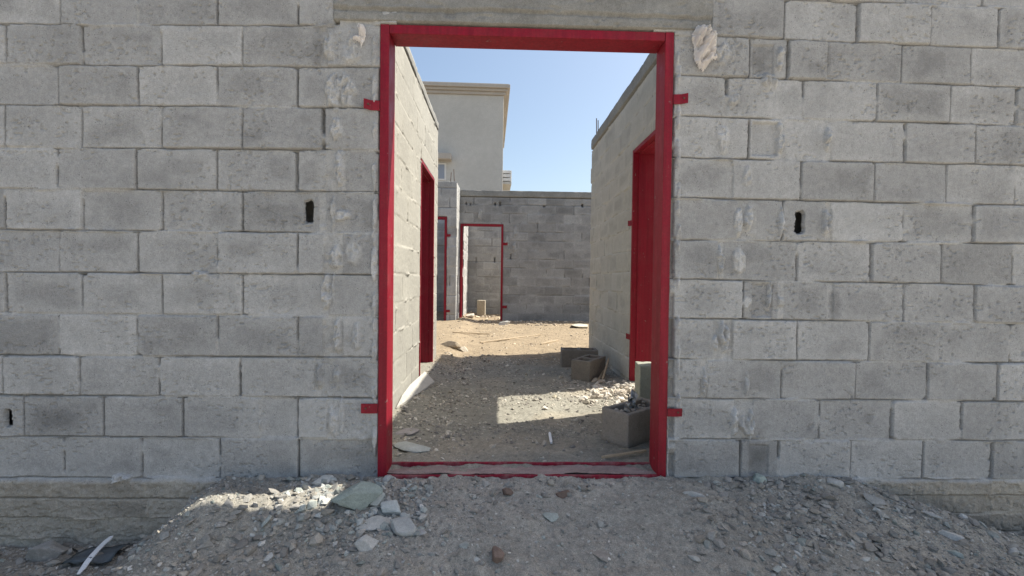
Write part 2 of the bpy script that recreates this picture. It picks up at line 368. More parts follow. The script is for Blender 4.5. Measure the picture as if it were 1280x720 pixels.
stL = [(*P(75, 520), .14, .07, .80), (*P(397, 70), .04, .10, .74), (*P(400, 468), .03, .08, .72), (*P(410, 30), .06, .05, .78), (*P(470, 60), .03, .12, .78), (*P(30, 210), .2, .1, .93), (*P(400, 30), .05, .3, .92)]
stR = [(*P(1036, 72), .022, .10, .72), (*P(950, 75), .07, .09, .8), (*P(1043, 380), .04, .08, .68), (*P(950, 575), .06, .1, .78), (*P(980, 475), .1, .06, .92), (*P(1085, 525), .03, .03, .8)]
wall_face(fw, (0,0,0), (1,0,0), (0,-1,0), XL, -.5, -.5, 2.62, .0035, extra(rows_l, 2, XL, -.5, 3), 11, opens=[(FX0-.002, 5, -.02, FZ)], slots=slotL, smears=smL, stains=stL, plinth=(-.012, .012))
wall_face(fw, (0,0,0), (1,0,0), (0,-1,0), .74, XR, -.5, 2.62, .0035, extra(rows_r, 2, .74, XR, 4), 23, opens=[(-5, FX1+.002, -.02, FZ)], slots=slotR, recess=[(*P(956, 174), .062, .078, .014), (*P(955, 74), .05, .07, .008), (*P(948, 575), .05, .075, .007), (*P(953, 376), .05, .08, .008)], smears=smR, stains=stR, plinth=(-.02, .010))
# strip above the door behind the cast lintel and wall beyond the picture
WH = 3.5
fw.box((-.5, .03, 2.19), (.74, .2, WH)); fw.box((FX0-.0035, .092, 2.19), (-.5005, .2, WH)); fw.box((.7405, .092, 2.19), (FX1+.0035, .2, WH)); fw.box((-.5, .03, -.6), (.74, .2, -.03))
fw.box((XL, .185, -.6), (FX0-.031, .2, WH)); fw.box((FX1+.031, .185, -.6), (XR, .2, WH)); fw.box((FX0-.030, .092, -.6), (FX0-.004, .2, WH)); fw.box((FX1+.004, .092, -.6), (FX1+.030, .2, WH))
wall_face(fw, (0,0,0), (1,0,0), (0,-1,0), -6.2, XL, -.5, WH, .02, auto_rows(-6.2, XL, -.5, WH, 5), 31); fw.box((-6.2, .092, -.6), (XL, .2, WH))
wall_face(fw, (0,0,0), (1,0,0), (0,-1,0), XR, 6.2, -.5, WH, .02, auto_rows(XR, 6.2, -.5, WH, 6), 32); fw.box((XR, .092, -.6), (6.2, .2, WH))
wall_face(fw, (0,0,0), (1,0,0), (0,-1,0), XL, XR, 2.62, WH, .02, auto_rows(XL, XR, 2.62, WH, 8), 33)
fw.box((XL, .092, 2.62), (XR, .2, WH-.002)); fw.box((-6.2, -.01, WH+.001), (6.2, .2, WH+.04))
for xa, xb in ((-2.6, -.60), (.87, 2.9)):                              # webs inside the hollow wall
    for k in range(int((xb-xa)/.2)+1):
        if min(abs(xa+k*.2-q[0]) for q in slotL+slotR) > .17: fw.box((xa+k*.2-.01, .036, -.05), (xa+k*.2+.01, .184, 3.4))
front = link('block_wall', fw.mesh('block_wall', True), M_block)
tag(front, 'long grey concrete block wall across the foreground with a wide red framed opening', 'wall', kind='thing')
# cast lintel over the door
def cast_beam(name, O, eu, n, u0, u1, v0, v1, res, seed, parent, depth=.09, crease=None, out=.004):
    mb = MB(); nu = int((u1-u0)/res)+2; nv = int((v1-v0)/res)+2
    U, V = np.meshgrid(np.linspace(u0, u1, nu), np.linspace(v0, v1, nv))
    H = out+.005*fbm(U*4, V*9, seed, 3)+.0022*fbm(U*30, V*45, seed+3, 4, .65)-.006*ss(.3, .6, fbm(U*16, V*26, seed+7, 3))
    T = 1+.08*fbm(U*3, V*12, seed+5, 3)
    if crease is not None:
        c = crease+.006*vn(U*3, U*0, seed)+.003*vn(U*17, U*0, seed+1)
        H = H+.007*ss(.010, .0, np.abs(V-c))*(.6+.6*vn(U*6, U*0, seed+2)) - .006*ss(.012, .0, np.abs(V-c+.012))
        H = H+.006*ss(c-.002, c+.006, V); T = T*(1-.12*ss(.012, .0, np.abs(V-c+.010)))
    H[0] = H[-1] = -depth; H[:, 0] = H[:, -1] = -depth
    Pp = np.array(O, float)+U[..., None]*np.array(eu, float)+V[..., None]*np.array((0, 0, 1.))+H[..., None]*np.array(n, float)
    idx = np.arange(nu*nv).reshape(nv, nu); q = np.stack([idx[:-1, :-1], idx[:-1, 1:], idx[1:, 1:], idx[1:, :-1]], -1).reshape(-1, 4)
    if np.dot(np.cross(eu, (0, 0, 1)), n) < 0: q = q[:, ::-1]
    mb.add(Pp.reshape(-1, 3), q, np.repeat(T.reshape(-1, 1), 3, 1))
    return link(name, mb.mesh(name, True), M_beam, parent)
cast_beam('lintel', (0,0,0), (1,0,0), (0,-1,0), at(417, 10).x, at(890, 12).x, FZ+.006, 2.52, .005, 40, front, depth=.028, crease=at(640, 15).z, out=.012)


# ---------------------------------------------------------------- passage and yard walls
LX, RX = -.70, 1.22
LYE, RYE = 3.0, 3.86
LD = (1.87, 2.70, 2.03); RD = (1.13, 1.95, 2.16)
lw = MB()
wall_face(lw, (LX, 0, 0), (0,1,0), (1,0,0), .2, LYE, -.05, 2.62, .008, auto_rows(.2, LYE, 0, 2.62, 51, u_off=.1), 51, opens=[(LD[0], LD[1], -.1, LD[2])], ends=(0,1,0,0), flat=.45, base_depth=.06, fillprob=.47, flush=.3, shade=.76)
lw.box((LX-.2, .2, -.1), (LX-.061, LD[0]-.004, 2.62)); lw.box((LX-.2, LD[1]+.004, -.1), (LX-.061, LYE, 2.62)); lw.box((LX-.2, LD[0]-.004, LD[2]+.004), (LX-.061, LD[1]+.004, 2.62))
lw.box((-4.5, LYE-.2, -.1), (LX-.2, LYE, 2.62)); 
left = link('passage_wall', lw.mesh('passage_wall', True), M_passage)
tag(left, 'sunlit block wall on the left of the passage with a narrow red door frame', 'wall', kind='thing')
cast_beam('ring_beam', (LX,0,0), (0,1,0), (1,0,0), .2, LYE, 2.62, 2.73, .02, 61, left, depth=.2, out=.004)
rw = MB()
wall_face(rw, (RX, 0, 0), (0,1,0), (-1,0,0), .2, RYE, -.05, 2.68, .008, auto_rows(.2, RYE, .05, 2.68, 57, u_off=.05), 57, opens=[(RD[0], RD[1], -.1, RD[2])], ends=(0,1,0,0), flat=.9, base_depth=.06, fillprob=.38, flush=.8, shade=.97)
rw.box((RX+.061, .2, -.1), (RX+.2, RD[0]-.004, 2.68)); rw.box((RX+.061, RD[1]+.004, -.1), (RX+.2, RYE, 2.68)); rw.box((RX+.061, RD[0]-.004, RD[2]+.004), (RX+.2, RD[1]+.004, 2.68))
rw.box((RX+.2, RYE-.2, -.1), (4.9, RYE, 2.68))
right = link('passage_wall', rw.mesh('passage_wall', True), M_passage)
tag(right, 'shaded right passage wall with a red doorway and loose blocks at its foot', 'wall', kind='thing')
cast_beam('ring_beam', (RX,0,0), (0,1,0), (-1,0,0), .2, RYE, 2.68, 2.84, .02, 62, right, depth=.2, out=.012)
# far wall with door
FY = 7.95
A = at(575, 340, FY); B = at(628.5, 340, FY); FDz = at(602, 280, FY).z; FTz = at(680, 238, FY).z; FBz = at(680, 248, FY).z
fs = [(*[at(x, y, FY)[i] for i in (0, 2)], w, h) for x, y, w, h in ((638.5, 321, .02, .07), (583, 254, .03, .04), (588, 255, .022, .04), (619, 255, .035, .04), (625, 255, .028, .05), (680, 258, .03, .03), (728, 257, .035, .045))]
yw = MB()
wall_face(yw, (0, FY, 0), (1,0,0), (0,-1,0), A.x-.03, 2.6, -.05, FBz, .014, auto_rows(A.x-.03, 2.6, .02, FBz, 71, u_off=.13), 71, opens=[(A.x, B.x, -.1, FDz)], slots=fs, flat=1.2, fillprob=.3, shade=.72,  # tone lowered: the far wall's shade is put into its colour
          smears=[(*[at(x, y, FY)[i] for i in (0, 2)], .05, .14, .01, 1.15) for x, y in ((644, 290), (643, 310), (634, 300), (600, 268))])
wall_face(yw, (0, FY, 0), (1,0,0), (0,-1,0), 2.6, 7.5, -.05, FBz, .03, auto_rows(2.6, 7.5, .02, FBz, 72), 72)
yw.box((A.x-.03, FY+.092, -.1), (A.x-.004, FY+.2, FBz)); yw.box((B.x+.004, FY+.092, -.1), (7.5, FY+.2, FBz)); yw.box((A.x-.004, FY+.092, FDz+.004), (B.x+.004, FY+.2, FBz))
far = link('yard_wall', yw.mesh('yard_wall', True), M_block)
tag(far, 'shaded block wall closing the far end of the yard under the open sky', 'wall', kind='thing')
cast_beam('ring_beam', (0,FY,0), (1,0,0), (0,-1,0), A.x-.03, 7.5, FBz, FTz, .025, 63, far, depth=.2, out=.01)
# wall with a door left of the far wall, its sunlit end return
SY = 7.2; SXe = at(570, 340, SY).x; Sd1 = at(558, 340, SY).x; Sd0 = Sd1-.9; SDz = at(552, 271, SY).z; STz = at(562, 226, SY).z
sw = MB()
wall_face(sw, (0, SY, 0), (1,0,0), (0,-1,0), -4.2, SXe, -.05, STz, .016, auto_rows(-4.2, SXe, .02, STz, 81), 81, opens=[(Sd0, Sd1, -.1, SDz)], ends=(0,0,0,1), flat=1.2)
sw.box((-4.2, SY+.092, -.1), (Sd0-.004, SY+.2, STz)); sw.box((Sd1+.004, SY+.092, -.1), (SXe-.062, SY+.2, STz)); sw.box((Sd0-.004, SY+.092, SDz+.004), (Sd1+.004, SY+.2, STz))
wall_face(sw, (SXe, 0, 0), (0,1,0), (1,0,0), SY, FY-.005, -.05, STz, .016, auto_rows(SY, FY, .02, STz, 83), 83, ends=(0,0,0,1), base_depth=.06)
sw.box((SXe-.2, SY+.2, -.1), (SXe-.062, FY, STz-.002))
stub = link('yard_wall', sw.mesh('yard_wall', True), M_block)
tag(stub, 'narrow block wall end with a sunlit side, between passage corner and far doorway', 'wall', kind='thing')
bm = bmesh.new(); bm_tube(bm, (SXe-.06, SY+.1, STz-.05), (SXe-.075, SY+.1, STz+.26), .007); bm_obj('rebar', bm, M_steel, stub)
bm = bmesh.new(); bm_tube(bm, (SXe-.14, SY+.1, STz-.05), (SXe-.13, SY+.12, STz+.2), .007); bm_obj('rebar', bm, M_steel, stub)
for dy, hh in ((-.06, .26), (-.16, .2)):
    bm = bmesh.new(); bm_tube(bm, (RX+.05, RYE+dy, 2.7), (RX+.045, RYE+dy, 2.84+hh), .006); bm_obj('rebar', bm, M_steel, right)
# back room wall seen through the far door
BY = 9.75
bk = MB()
bs = [(*[at(x, y, BY)[i] for i in (0, 2)], .025, .08) for x, y in ((595, 325), (618.5, 325))]
wall_face(bk, (0, BY, 0), (1,0,0), (0,-1,0), -4.6, 3.0, -.05, 2.75, .016, auto_rows(-4.6, 3.0, .02, 2.75, 91, u_off=.2), 91, slots=bs, ends=(0,0,0,1), flat=1.5)
bk.box((-4.6, BY+.092, -.1), (7.5, BY+.2, 2.75))
backw = link('back_wall', bk.mesh('back_wall', True), M_block)
tag(backw, 'dim block wall with two small slots seen through the far red doorway', 'wall', kind='thing')
sd = MB()
wall_face(sd, (A.x+.06, 0, 0), (0,1,0), (1,0,0), FY+.2, BY-.003, -.05, 2.7, .02, auto_rows(FY, BY, .02, 2.7, 93), 93, ends=(0,0,0,1), base_depth=.06)
sd.box((A.x-.1, FY+.201, -.1), (A.x-.002, BY-.003, 2.7))
sidew = link('room_wall', sd.mesh('room_wall', True), M_block)
tag(sidew, 'pale sunlit side wall just inside the far red doorway', 'wall', kind='thing')

# ---------------------------------------------------------------- red steel door frames
def prism(bm, prof, axis_pts):
    """prof: list of offsets (a, b); axis_pts: two lists of points per profile vertex"""
    A = [bm.verts.new(p) for p in axis_pts[0]]; B = [bm.verts.new(p) for p in axis_pts[1]]; n = len(A)
    for i in range(n): bm.faces.new([A[i], A[(i+1) % n], B[(i+1) % n], B[i]])
    bm.faces.new(A[::-1]); bm.faces.new(B)
def door_frame(label, O, eu, n, w, h, depth=.12, face=.043, rebate=False, straps=(), sill=None, z0=0.0, out=.006):
    """O: foot of the frame's left edge on the wall face; eu along the wall, n out of the wall"""
    O = Vector(O); eu = Vector(eu); n = Vector(n); ez = Vector((0, 0, 1))
    root = empty('door_frame', label, 'door frame', O); root['kind'] = 'thing'
    prof = [(0, out), (face, out), (face, -depth), (0, -depth)] if not rebate else [(0, out), (face-.012, out), (face-.012, -.045), (face, -.045), (face, -depth), (0, -depth)]
    def T(u, v, d): return eu*u+ez*v+n*d
    for side in (0, 1):
        bm = bmesh.new(); pr = [((a if side == 0 else w-a), d) for a, d in prof]
        prism(bm, pr, [[T(u, z0, d) for u, d in pr], [T(u, h-.0, d) for u, d in pr]])
        bm_obj('jamb', bm, M_red, root, bevel=.0025)
    bm = bmesh.new(); e = face+.0015
    prism(bm, prof, [[T(e, h-a, d-.0015) for a, d in prof], [T(w-e, h-a, d-.0015) for a, d in prof]])
    bm_obj('head', bm, M_red, root, bevel=.0025)
    for (u, v, lw_, hh, tl) in straps:
        s = empty  # flat anchor strap with a bent tip and a nail
        bm = bmesh.new(); sg = 1 if u > w/2 else -1; u0 = w+.001 if sg > 0 else -.001
        pts = [(u0, .0095), (u0+sg*lw_*.55, .0135), (u0+sg*lw_, .022+tl)]
        prev = None
        for k in range(2):
            (ua, da), (ub, db) = pts[k], pts[k+1]
            quad = [T(ua, v-hh/2, da), T(ub, v-hh/2+(.004 if k else 0), db), T(ub, v+hh/2+(.004 if k else 0), db), T(ua, v+hh/2, da)]
            fa = [bm.verts.new(p) for p in quad]; fb = [bm.verts.new(p-n*.004) for p in quad]
            bm.faces.new(fa); bm.faces.new(fb[::-1])
            for i in range(4): bm.faces.new([fa[i], fb[i], fb[(i+1) % 4], fa[(i+1) % 4]])
        st = bm_obj('anchor_strap', bm, M_red, root)
        bm = bmesh.new(); cu = u0+sg*lw_*.72; p = T(cu, v+.003, .0185+tl*.5)
        bm_tube(bm, p-n*.006, p+n*.0025, .0045, 10); bm_obj('nail', bm, M_steel, st)
    if sill: sill(root, T)
    return root
def front_sill(root, T):
    # channel threshold: two thin red lips with cement between
    w = FX1-FX0
    for d0, d1, tp in ((.006, -.008, .009), (-.108, -.122, .026)):
        mb = MB(); us = np.linspace(.042, w-.042, 120); rows = []
        for (d, z) in ((d0, -.02), (d0, tp-.004), (d0-.003, tp), (d1+.003, tp), (d1, tp-.004), (d1, -.02)):
            rows.append([T(u, z+(.0035*mnoise.noise(Vector((u*9, d*40, 3))) if z > 0 else 0), d+.004*mnoise.noise(Vector((u*3, 7, tp*90)))) for u in us])
        v = np.array([[p[:] for p in r] for r in rows]); idx = np.arange(v.shape[0]*v.shape[1]).reshape(v.shape[:2])
        q = np.stack([idx[:-1, :-1], idx[:-1, 1:], idx[1:, 1:], idx[1:, :-1]], -1).reshape(-1, 4)
        mb.add(v.reshape(-1, 3), q); link('sill', mb.mesh('sill', False), M_sill, root)
    mb = MB(); us = np.linspace(.03, w-.03, 280); ds = np.linspace(-.006, -.112, 24)
    Ug, Dg = np.meshgrid(us, ds); Z = .012+.006*fbm(Ug*6, Dg*20, 5, 3)+.003*fbm(Ug*50, Dg*50, 6, 3)-.008*ss(.2, .5, fbm(Ug*5, Dg*5, 9, 2))
    P_ = np.stack([Ug, -Dg, Z], -1); idx = np.arange(Ug.size).reshape(Ug.shape); q = np.stack([idx[:-1, :-1], idx[:-1, 1:], idx[1:, 1:], idx[1:, :-1]], -1).reshape(-1, 4)
    mb.add(P_.reshape(-1, 3), q, np.array((.74, .57, .54))*(1+.25*fbm(Ug*8, Dg*30, 15, 3)).reshape(-1, 1)); link('sill_cement', mb.mesh('sill_cement', True), M_block, root)
def sp(x0, x1, y, hpx, tl=0.0):
    a, b = at(x0, y), at(x1, y); 
    return ((a.x+b.x)/2-FX0, a.z, abs(b.x-a.x), hpx*D/F, tl)
door_frame('large dark red steel frame around the opening in the front wall', (FX0, 0, 0), (1,0,0), (0,-1,0), FX1-FX0, FZ-.005, depth=.122, face=.042,
           straps=[sp(456, 474.5, 132.5, 12, .004), sp(452, 471.5, 510, 12, .002), sp(843, 860, 125, 12, .0), sp(833, 850, 515, 10, .0)], sill=front_sill, z0=-.012)
door_frame('narrow red door frame in the sunlit left passage wall', (LX, LD[0], 0), (0,1,0), (1,0,0), LD[1]-LD[0], LD[2], depth=.15, face=.04, rebate=True, z0=.02, straps=())
door_frame('bright red door frame in the shaded right passage wall', (RX, RD[0], 0), (0,1,0), (-1,0,0), RD[1]-RD[0], RD[2], depth=.215, face=.045, rebate=True, z0=.0,
           straps=[(.9, 1.5, .06, .05, .0), (.9, .45, .06, .05, .0)])
door_frame('thin red frame around the small far doorway in the shaded yard wall', (A.x, FY, 0), (1,0,0), (0,-1,0), B.x-A.x, FDz, depth=.12, face=.045, straps=[(.9, 1.75, .1, .06, 0), (.9, .35, .1, .06, 0)], out=.01)
door_frame('half hidden red door frame left of the sunlit wall end in the yard', (Sd0, SY, 0), (1,0,0), (0,-1,0), Sd1-Sd0, SDz, depth=.12, face=.045, straps=[(.9, 1.85, .08, .05, 0), (.9, .3, .08, .05, 0)], out=.01)

# ---------------------------------------------------------------- ground
def g(X, Y, detail=True):
    X = np.asarray(X, float); Y = np.asarray(Y, float)
    n1 = fbm(X*2.3, Y*2.3, 201, 3); n2 = fbm(X*9, Y*9, 205, 3); n3 = fbm(X*32, Y*32, 209, 3, .6)
    wob = .10*vn(X*2+Y*3, Y*4, 215)
    L = ss(-1.70, -1.26, X+wob-.12*np.clip(-Y, 0, 1)); Rr = 1-ss(1.72, 2.75, X+wob*.8)
    zc = -.30+.298*L-.25*(1-Rr)
    fy = np.clip(-Y, 0, 3)
    trench = .13*np.exp(-(fy/.09)**2)*(1-Rr)+.03*(1-L)*np.exp(-(fy/.1)**2)
    crest = .055*np.exp(-((fy-.24)/.13)**2)*L*ss(-.45, -.75, X)+.03*np.exp(-((fy-.2)/.12)**2)*(1-Rr)
    zf = zc+crest-trench-.17*np.minimum(fy, 1.1)*(.35+.65*L)-.02*np.minimum(fy, 1.1)
    zf = np.maximum(zf, -.44)+.028*n1*ss(.0, .25, fy)+.013*n2+.009*n3+.016*np.maximum(0, fbm(X*19, Y*19, 221, 2)-.15)*ss(-.2, .4, fbm(X*4, Y*4, 223, 2))
    zp = .016+.055*ss(-.40, -.72, X)*ss(.2, .9, Y)+.03*ss(3, 5.5, Y)+.03*ss(.85, 1.22, X)*ss(.8, 1.3, Y)*ss(2.4, 1.9, Y)
    sand = ss(2.6, 3.6, Y)
    zp = zp+(.008+.010*sand)*n1+.008*n2+.0045*n3*(1-.5*sand)
    w = ss(.02, .16, Y)
    z = zf*(1-w)+zp*w
    farw = ss(9, 14, np.hypot(X, Y-4)); return z*(1-farw)
def lines(segs):
    out = [np.array([segs[0][0]])]
    for a, b, st in segs:
        n = max(1, int(round((b-a)/st))); out.append(np.linspace(a, b, n+1)[1:])
    return np.concatenate(out)
def grow(a, b, s0, k=1.35):
    o = [a]; s = s0; d = 1 if b > a else -1
    while abs(b-o[-1]) > s*1.2: o.append(o[-1]+d*s); s *= k
    o.append(b); return np.array(o)
xs = np.concatenate([grow(-3.0, -1500, .05)[::-1], lines([(-3.0, -2.5, .02), (-2.5, 2.85, .0065), (2.85, 3.3, .02)])[1:], grow(3.3, 1500, .05)[1:]])
ys = np.concatenate([grow(-1.3, -1500, .03)[::-1], lines([(-1.3, -.95, .02), (-.95, .02, .0052), (.02, 1.2, .009), (1.2, 4.2, .014), (4.2, 8.2, .025), (8.2, 10, .05)])[1:], grow(10, 1500, .1)[1:]])
GX, GY = np.meshgrid(xs, ys); GZ = g(GX, GY)
gm = MB()
sandw = ss(2.2, 3.6, GY+.5*vn(GX*1.3, GY*1.3, 301))
front_w = ss(.1, -.05, GY)
grey = np.array((.298, .280, .246)); pas = np.array((.258, .245, .21)); snd = np.array((.275, .217, .152)); st_ = np.array((.52, .46, .385))
col = pas*(1-sandw[..., None])+snd*sandw[..., None]
col = col*(1-front_w[..., None])+grey*front_w[..., None]
outw = ss(-1.1, -1.9, GY)[..., None]; col = col*(1-outw)+st_*outw  # unseen ground around the camera made paler to bounce sunlight onto the wall
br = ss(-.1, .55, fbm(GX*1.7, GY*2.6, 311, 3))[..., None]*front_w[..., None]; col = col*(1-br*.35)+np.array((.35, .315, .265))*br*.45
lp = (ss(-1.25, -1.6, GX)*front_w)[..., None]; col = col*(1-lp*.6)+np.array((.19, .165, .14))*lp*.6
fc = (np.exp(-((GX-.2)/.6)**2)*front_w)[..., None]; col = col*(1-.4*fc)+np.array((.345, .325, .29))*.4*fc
pg = ss(.1, .5, fbm(GX*2.4, GY*2.4, 331, 3))[..., None]*(1-front_w[..., None])*(1-sandw[..., None]); col = col*(1-pg*.4)+np.array((.36, .31, .24))*pg*.4
col = col*(1+.14*fbm(GX*14, GY*14, 321, 3)+.10*fbm(GX*70, GY*70, 325, 2))[..., None]
idx = np.arange(GX.size).reshape(GX.shape); q = np.stack([idx[:-1, :-1], idx[:-1, 1:], idx[1:, 1:], idx[1:, :-1]], -1).reshape(-1, 4)
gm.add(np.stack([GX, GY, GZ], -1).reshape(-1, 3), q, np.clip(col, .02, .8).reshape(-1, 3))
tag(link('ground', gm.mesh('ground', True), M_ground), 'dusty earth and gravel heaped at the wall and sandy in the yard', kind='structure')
def gz(x, y): return float(g(np.array([x]), np.array([y]))[0])
def hit(px, py):                          # where a traced photo point meets the ground
    d = ray(px, py); o = Vector((0, -D, HC)); t = np.linspace(1.0, 13, 6000)
    X = o.x+d.x*t; Y = o.y+t; Z = o.z+d.z*t; G = g(X, Y); k = np.argmax(Z < G)
    return Vector((X[k], Y[k], G[k]))

# ---------------------------------------------------------------- gravel and stones
t_ = (1+5**.5)/2
ICO = np.array([(-1,t_,0),(1,t_,0),(-1,-t_,0),(1,-t_,0),(0,-1,t_),(0,1,t_),(0,-1,-t_),(0,1,-t_),(t_,0,-1),(t_,0,1),(-t_,0,-1),(-t_,0,1)])/math.sqrt(1+t_*t_)
ICF = np.array([(0,11,5),(0,5,1),(0,1,7),(0,7,10),(0,10,11),(1,5,9),(5,11,4),(11,10,2),(10,7,6),(7,1,8),(3,9,4),(3,4,2),(3,2,6),(3,6,8),(3,8,9),(4,9,5),(2,4,11),(6,2,10),(8,6,7),(9,8,1)])
def scatter(N, X, Y, S, cols, seed, sink=.35):
    rg = np.random.RandomState(seed)
    V = np.repeat(ICO[None], N, 0)*(1+rg.uniform(-.45, .38, (N, 12, 1)))
    V = V*np.stack([np.ones(N), rg.uniform(.45, 1, N), rg.uniform(.25, .75, N)], -1)[:, None]
    a = rg.uniform(0, 6.283, N); b = rg.normal(0, .35, N)
    c, s = np.cos(b), np.sin(b); V = np.stack([V[..., 0]*c[:, None]+V[..., 2]*s[:, None], V[..., 1], -V[..., 0]*s[:, None]+V[..., 2]*c[:, None]], -1)
    c, s = np.cos(a), np.sin(a); V = np.stack([V[..., 0]*c[:, None]-V[..., 1]*s[:, None], V[..., 0]*s[:, None]+V[..., 1]*c[:, None], V[..., 2]], -1)
    V = V*S[:, None, None]; Z = g(X, Y)
    V[..., 0] += X[:, None]; V[..., 1] += Y[:, None]; V[..., 2] += (Z+S*(.5-sink)*.8)[:, None]
    Fc = ICF[None]+(np.arange(N)*12)[:, None, None]
    return V.reshape(-1, 3), Fc.reshape(-1, 3), np.repeat(cols, 12, 0)
def gravel(specs):
    mb = MB()
    for (N, x0, x1, y0, y1, smin, smax, pw, palette, seed, dens) in specs:
        rg = np.random.RandomState(seed)
        X = rg.uniform(x0, x1, N*3); Y = rg.uniform(y0, y1, N*3)
        k = rg.rand(N*3) < np.clip(.5+dens*fbm(X*3, Y*3, seed, 2), .05, 1)*np.where(Y < 0, 1-.6*np.exp(-((X-.25)/.5)**2), 1); X = X[k][:N]; Y = Y[k][:N]; n = len(X)
        S = smin+(smax-smin)*rg.rand(n)**pw
        pal = np.array(palette); cc = pal[rg.randint(0, len(pal), n)]*rg.uniform(.75, 1.25, (n, 1))
        mb.add(*scatter(n, X, Y, S, cc, seed+1))
    return mb
GR = [(.24, .235, .22), (.40, .395, .375), (.33, .31, .285), (.31, .30, .275), (.28, .26, .235), (.36, .35, .325), (.25, .24, .225), (.29, .315, .295), (.33, .295, .25), (.33, .31, .28), (.30, .28, .25), (.50, .48, .45)]
PA = [(.34, .31, .27), (.28, .26, .23), (.42, .38, .32), (.24, .22, .20), (.50, .46, .40)]
SA = [(.48, .39, .29), (.42, .35, .27), (.52, .45, .36), (.30, .25, .20)]
gv = gravel([(22000, -2.4, 2.8, -.95, .0, .0016, .0075, 2.4, GR, 401, .9), (3600, -2.4, 2.8, -.95, -.01, .0045, .015, 2.6, GR, 402, 1.2), (260, -1.0, -.30, -.40, -.02, .008, .028, 1.6, [(.31, .33, .31), (.36, .37, .355), (.28, .29, .275), (.40, .405, .39)], 431, .5), (900, 1.0, 2.8, -.8, -.01, .007, .024, 2.4, GR, 412, .9),
             (2600, -2.4, 2.8, -.95, -.01, .006, .030, 3.0, [(.29, .275, .25), (.27, .255, .235), (.31, .285, .25)], 441, 1.3),
             (260, -2.0, 2.6, -.8, -.02, .010, .030, 2.6, [(.33, .345, .325), (.38, .38, .36), (.29, .285, .265)], 451, 1.4),
             (320, -.95, -.3, -.6, -.01, .007, .022, 2.4, GR, 413, .9),
             (6500, -.70, 1.2, .13, 3.2, .003, .013, 2.4, PA, 403, .9), (500, -.68, 1.2, .15, 3.4, .010, .028, 2.5, PA, 404, .9),
             (1500, -.9, 2.2, 3.2, 8, .006, .022, 2.6, SA, 405, .9), (260, -.9, 2.4, 6.9, 7.9, .015, .05, 2.4, SA, 406, .9), (140, A.x, 1.2, 8.1, 9.6, .015, .07, 2, SA, 407, .6), (500, -.69, -.3, .2, 3, .004, .02, 2, PA, 408, .4)])
tag(link('gravel', gv.mesh('gravel', False), M_stone), 'loose grey gravel and chips strewn over the earth', kind='stuff')
# pale rubble heap by the right doorway
rg = np.random.RandomState(71); rb = MB(); N = 260
cx, cy = .98+.14*rg.randn(N), 1.52+.2*rg.randn(N); cx = np.clip(cx, .55, 1.19)
rb.add(*scatter(N, cx, cy, .012+.03*rg.rand(N)**2, np.array([(.52, .48, .42), (.45, .40, .34), (.60, .57, .52), (.40, .35, .29)])[rg.randint(0, 4, N)], 72, sink=.2))
tag(link('rubble', rb.mesh('rubble', False), M_stone), 'pale broken plaster chips heaped below the right doorway', kind='stuff')

def rock_mesh(seed, dims, tone, sub=4, facets=15):
    rg = np.random.RandomState(seed); bm = bmesh.new(); bmesh.ops.create_icosphere(bm, subdivisions=sub, radius=1)
    V = np.array([v.co[:] for v in bm.verts]); V /= np.linalg.norm(V, axis=1)[:, None]
    nrm = rg.randn(facets, 3); nrm /= np.linalg.norm(nrm, axis=1)[:, None]; hh = rg.uniform(.40, .92, facets)
    dt = V@nrm.T; r = np.min(np.where(dt > .12, hh/np.maximum(dt, .12), 9), axis=1); r = np.minimum(r, 1.12)
    r = r*(1+.025*fbm(V[:, 0]*3+seed, V[:, 1]*3+V[:, 2]*2, seed, 3)+.02*fbm(V[:, 0]*11, V[:, 1]*11+V[:, 2]*9, seed+3, 2))
    Pq = V*r[:, None]*np.array(dims)/2*1.15
    Fq = np.array([[v.index for v in f.verts] for f in bm.faces]); bm.free()
    mb = MB(); mb.add(Pq, Fq, np.array(tone)*(1+.10*fbm(V[:, 0]*4, V[:, 1]*4+V[:, 2]*3, seed+9, 3))[:, None]); return mb.mesh('rock', False)
def rock(px, py, w, h, d, tone, label, seed, rot=0, tilt=0, group=None, name='rock', sink=.3, facets=15):
    p = hit(px, py); o = link(name, rock_mesh(seed, (w, d, h), tone, facets=facets), M_stone, loc=(p.x, p.y, p.z+h*(.5-sink)))
    o.rotation_euler = (tilt, 0, rot); return tag(o, label, 'stone', group)
GG = (.29, .33, .305); PL = (.46, .48, .465); BR = (.17, .125, .105); LG = (.42, .41, .385)
rock(443, 630, .20, .10, .11, (.285, .325, .30), 'largest greenish grey rubble chunk beside the left foot of the big frame', 41, .1, .15, facets=12, sink=.22)
rock(471, 632, .075, .07, .07, (.40, .43, .42), 'grey wedge touching the right side of the largest greenish chunk', 2, .6, -.2, facets=9)
rock(489, 640, .11, .05, .07, PL, 'pale pointed flat stone just right of the greenish chunk', 3, .1, .5, facets=8)
rock(463, 656, .13, .03, .06, LG, 'thin flat slab lying below the greenish chunk', 4, .1, .25, facets=10)
rock(500, 662, .12, .05, .07, (.40, .40, .385), 'grey angular stone below the pale pointed stone', 5, -.3, .3, facets=10)
rock(461, 684, .09, .055, .07, (.44, .43, .41), 'rounded pale stone lowest in the left rubble cluster', 6, .4, .2, facets=14)
rock(528, 650, .035, .03, .03, LG, 'small grey stone right of the left rubble cluster', 7, .3, facets=10)
rock(526, 666, .05, .02, .03, (.36, .35, .34), 'small dark flat chip right of the left rubble cluster', 8, -.4, facets=10)
rock(633, 617, .055, .05, .05, BR, 'round dark brown clod close under the middle of the red sill', 9, facets=18, sink=.3)
rock(706, 619, .07, .04, .045, BR, 'wide dark brown clod right of the round one under the sill', 10, .3, facets=14, sink=.3)
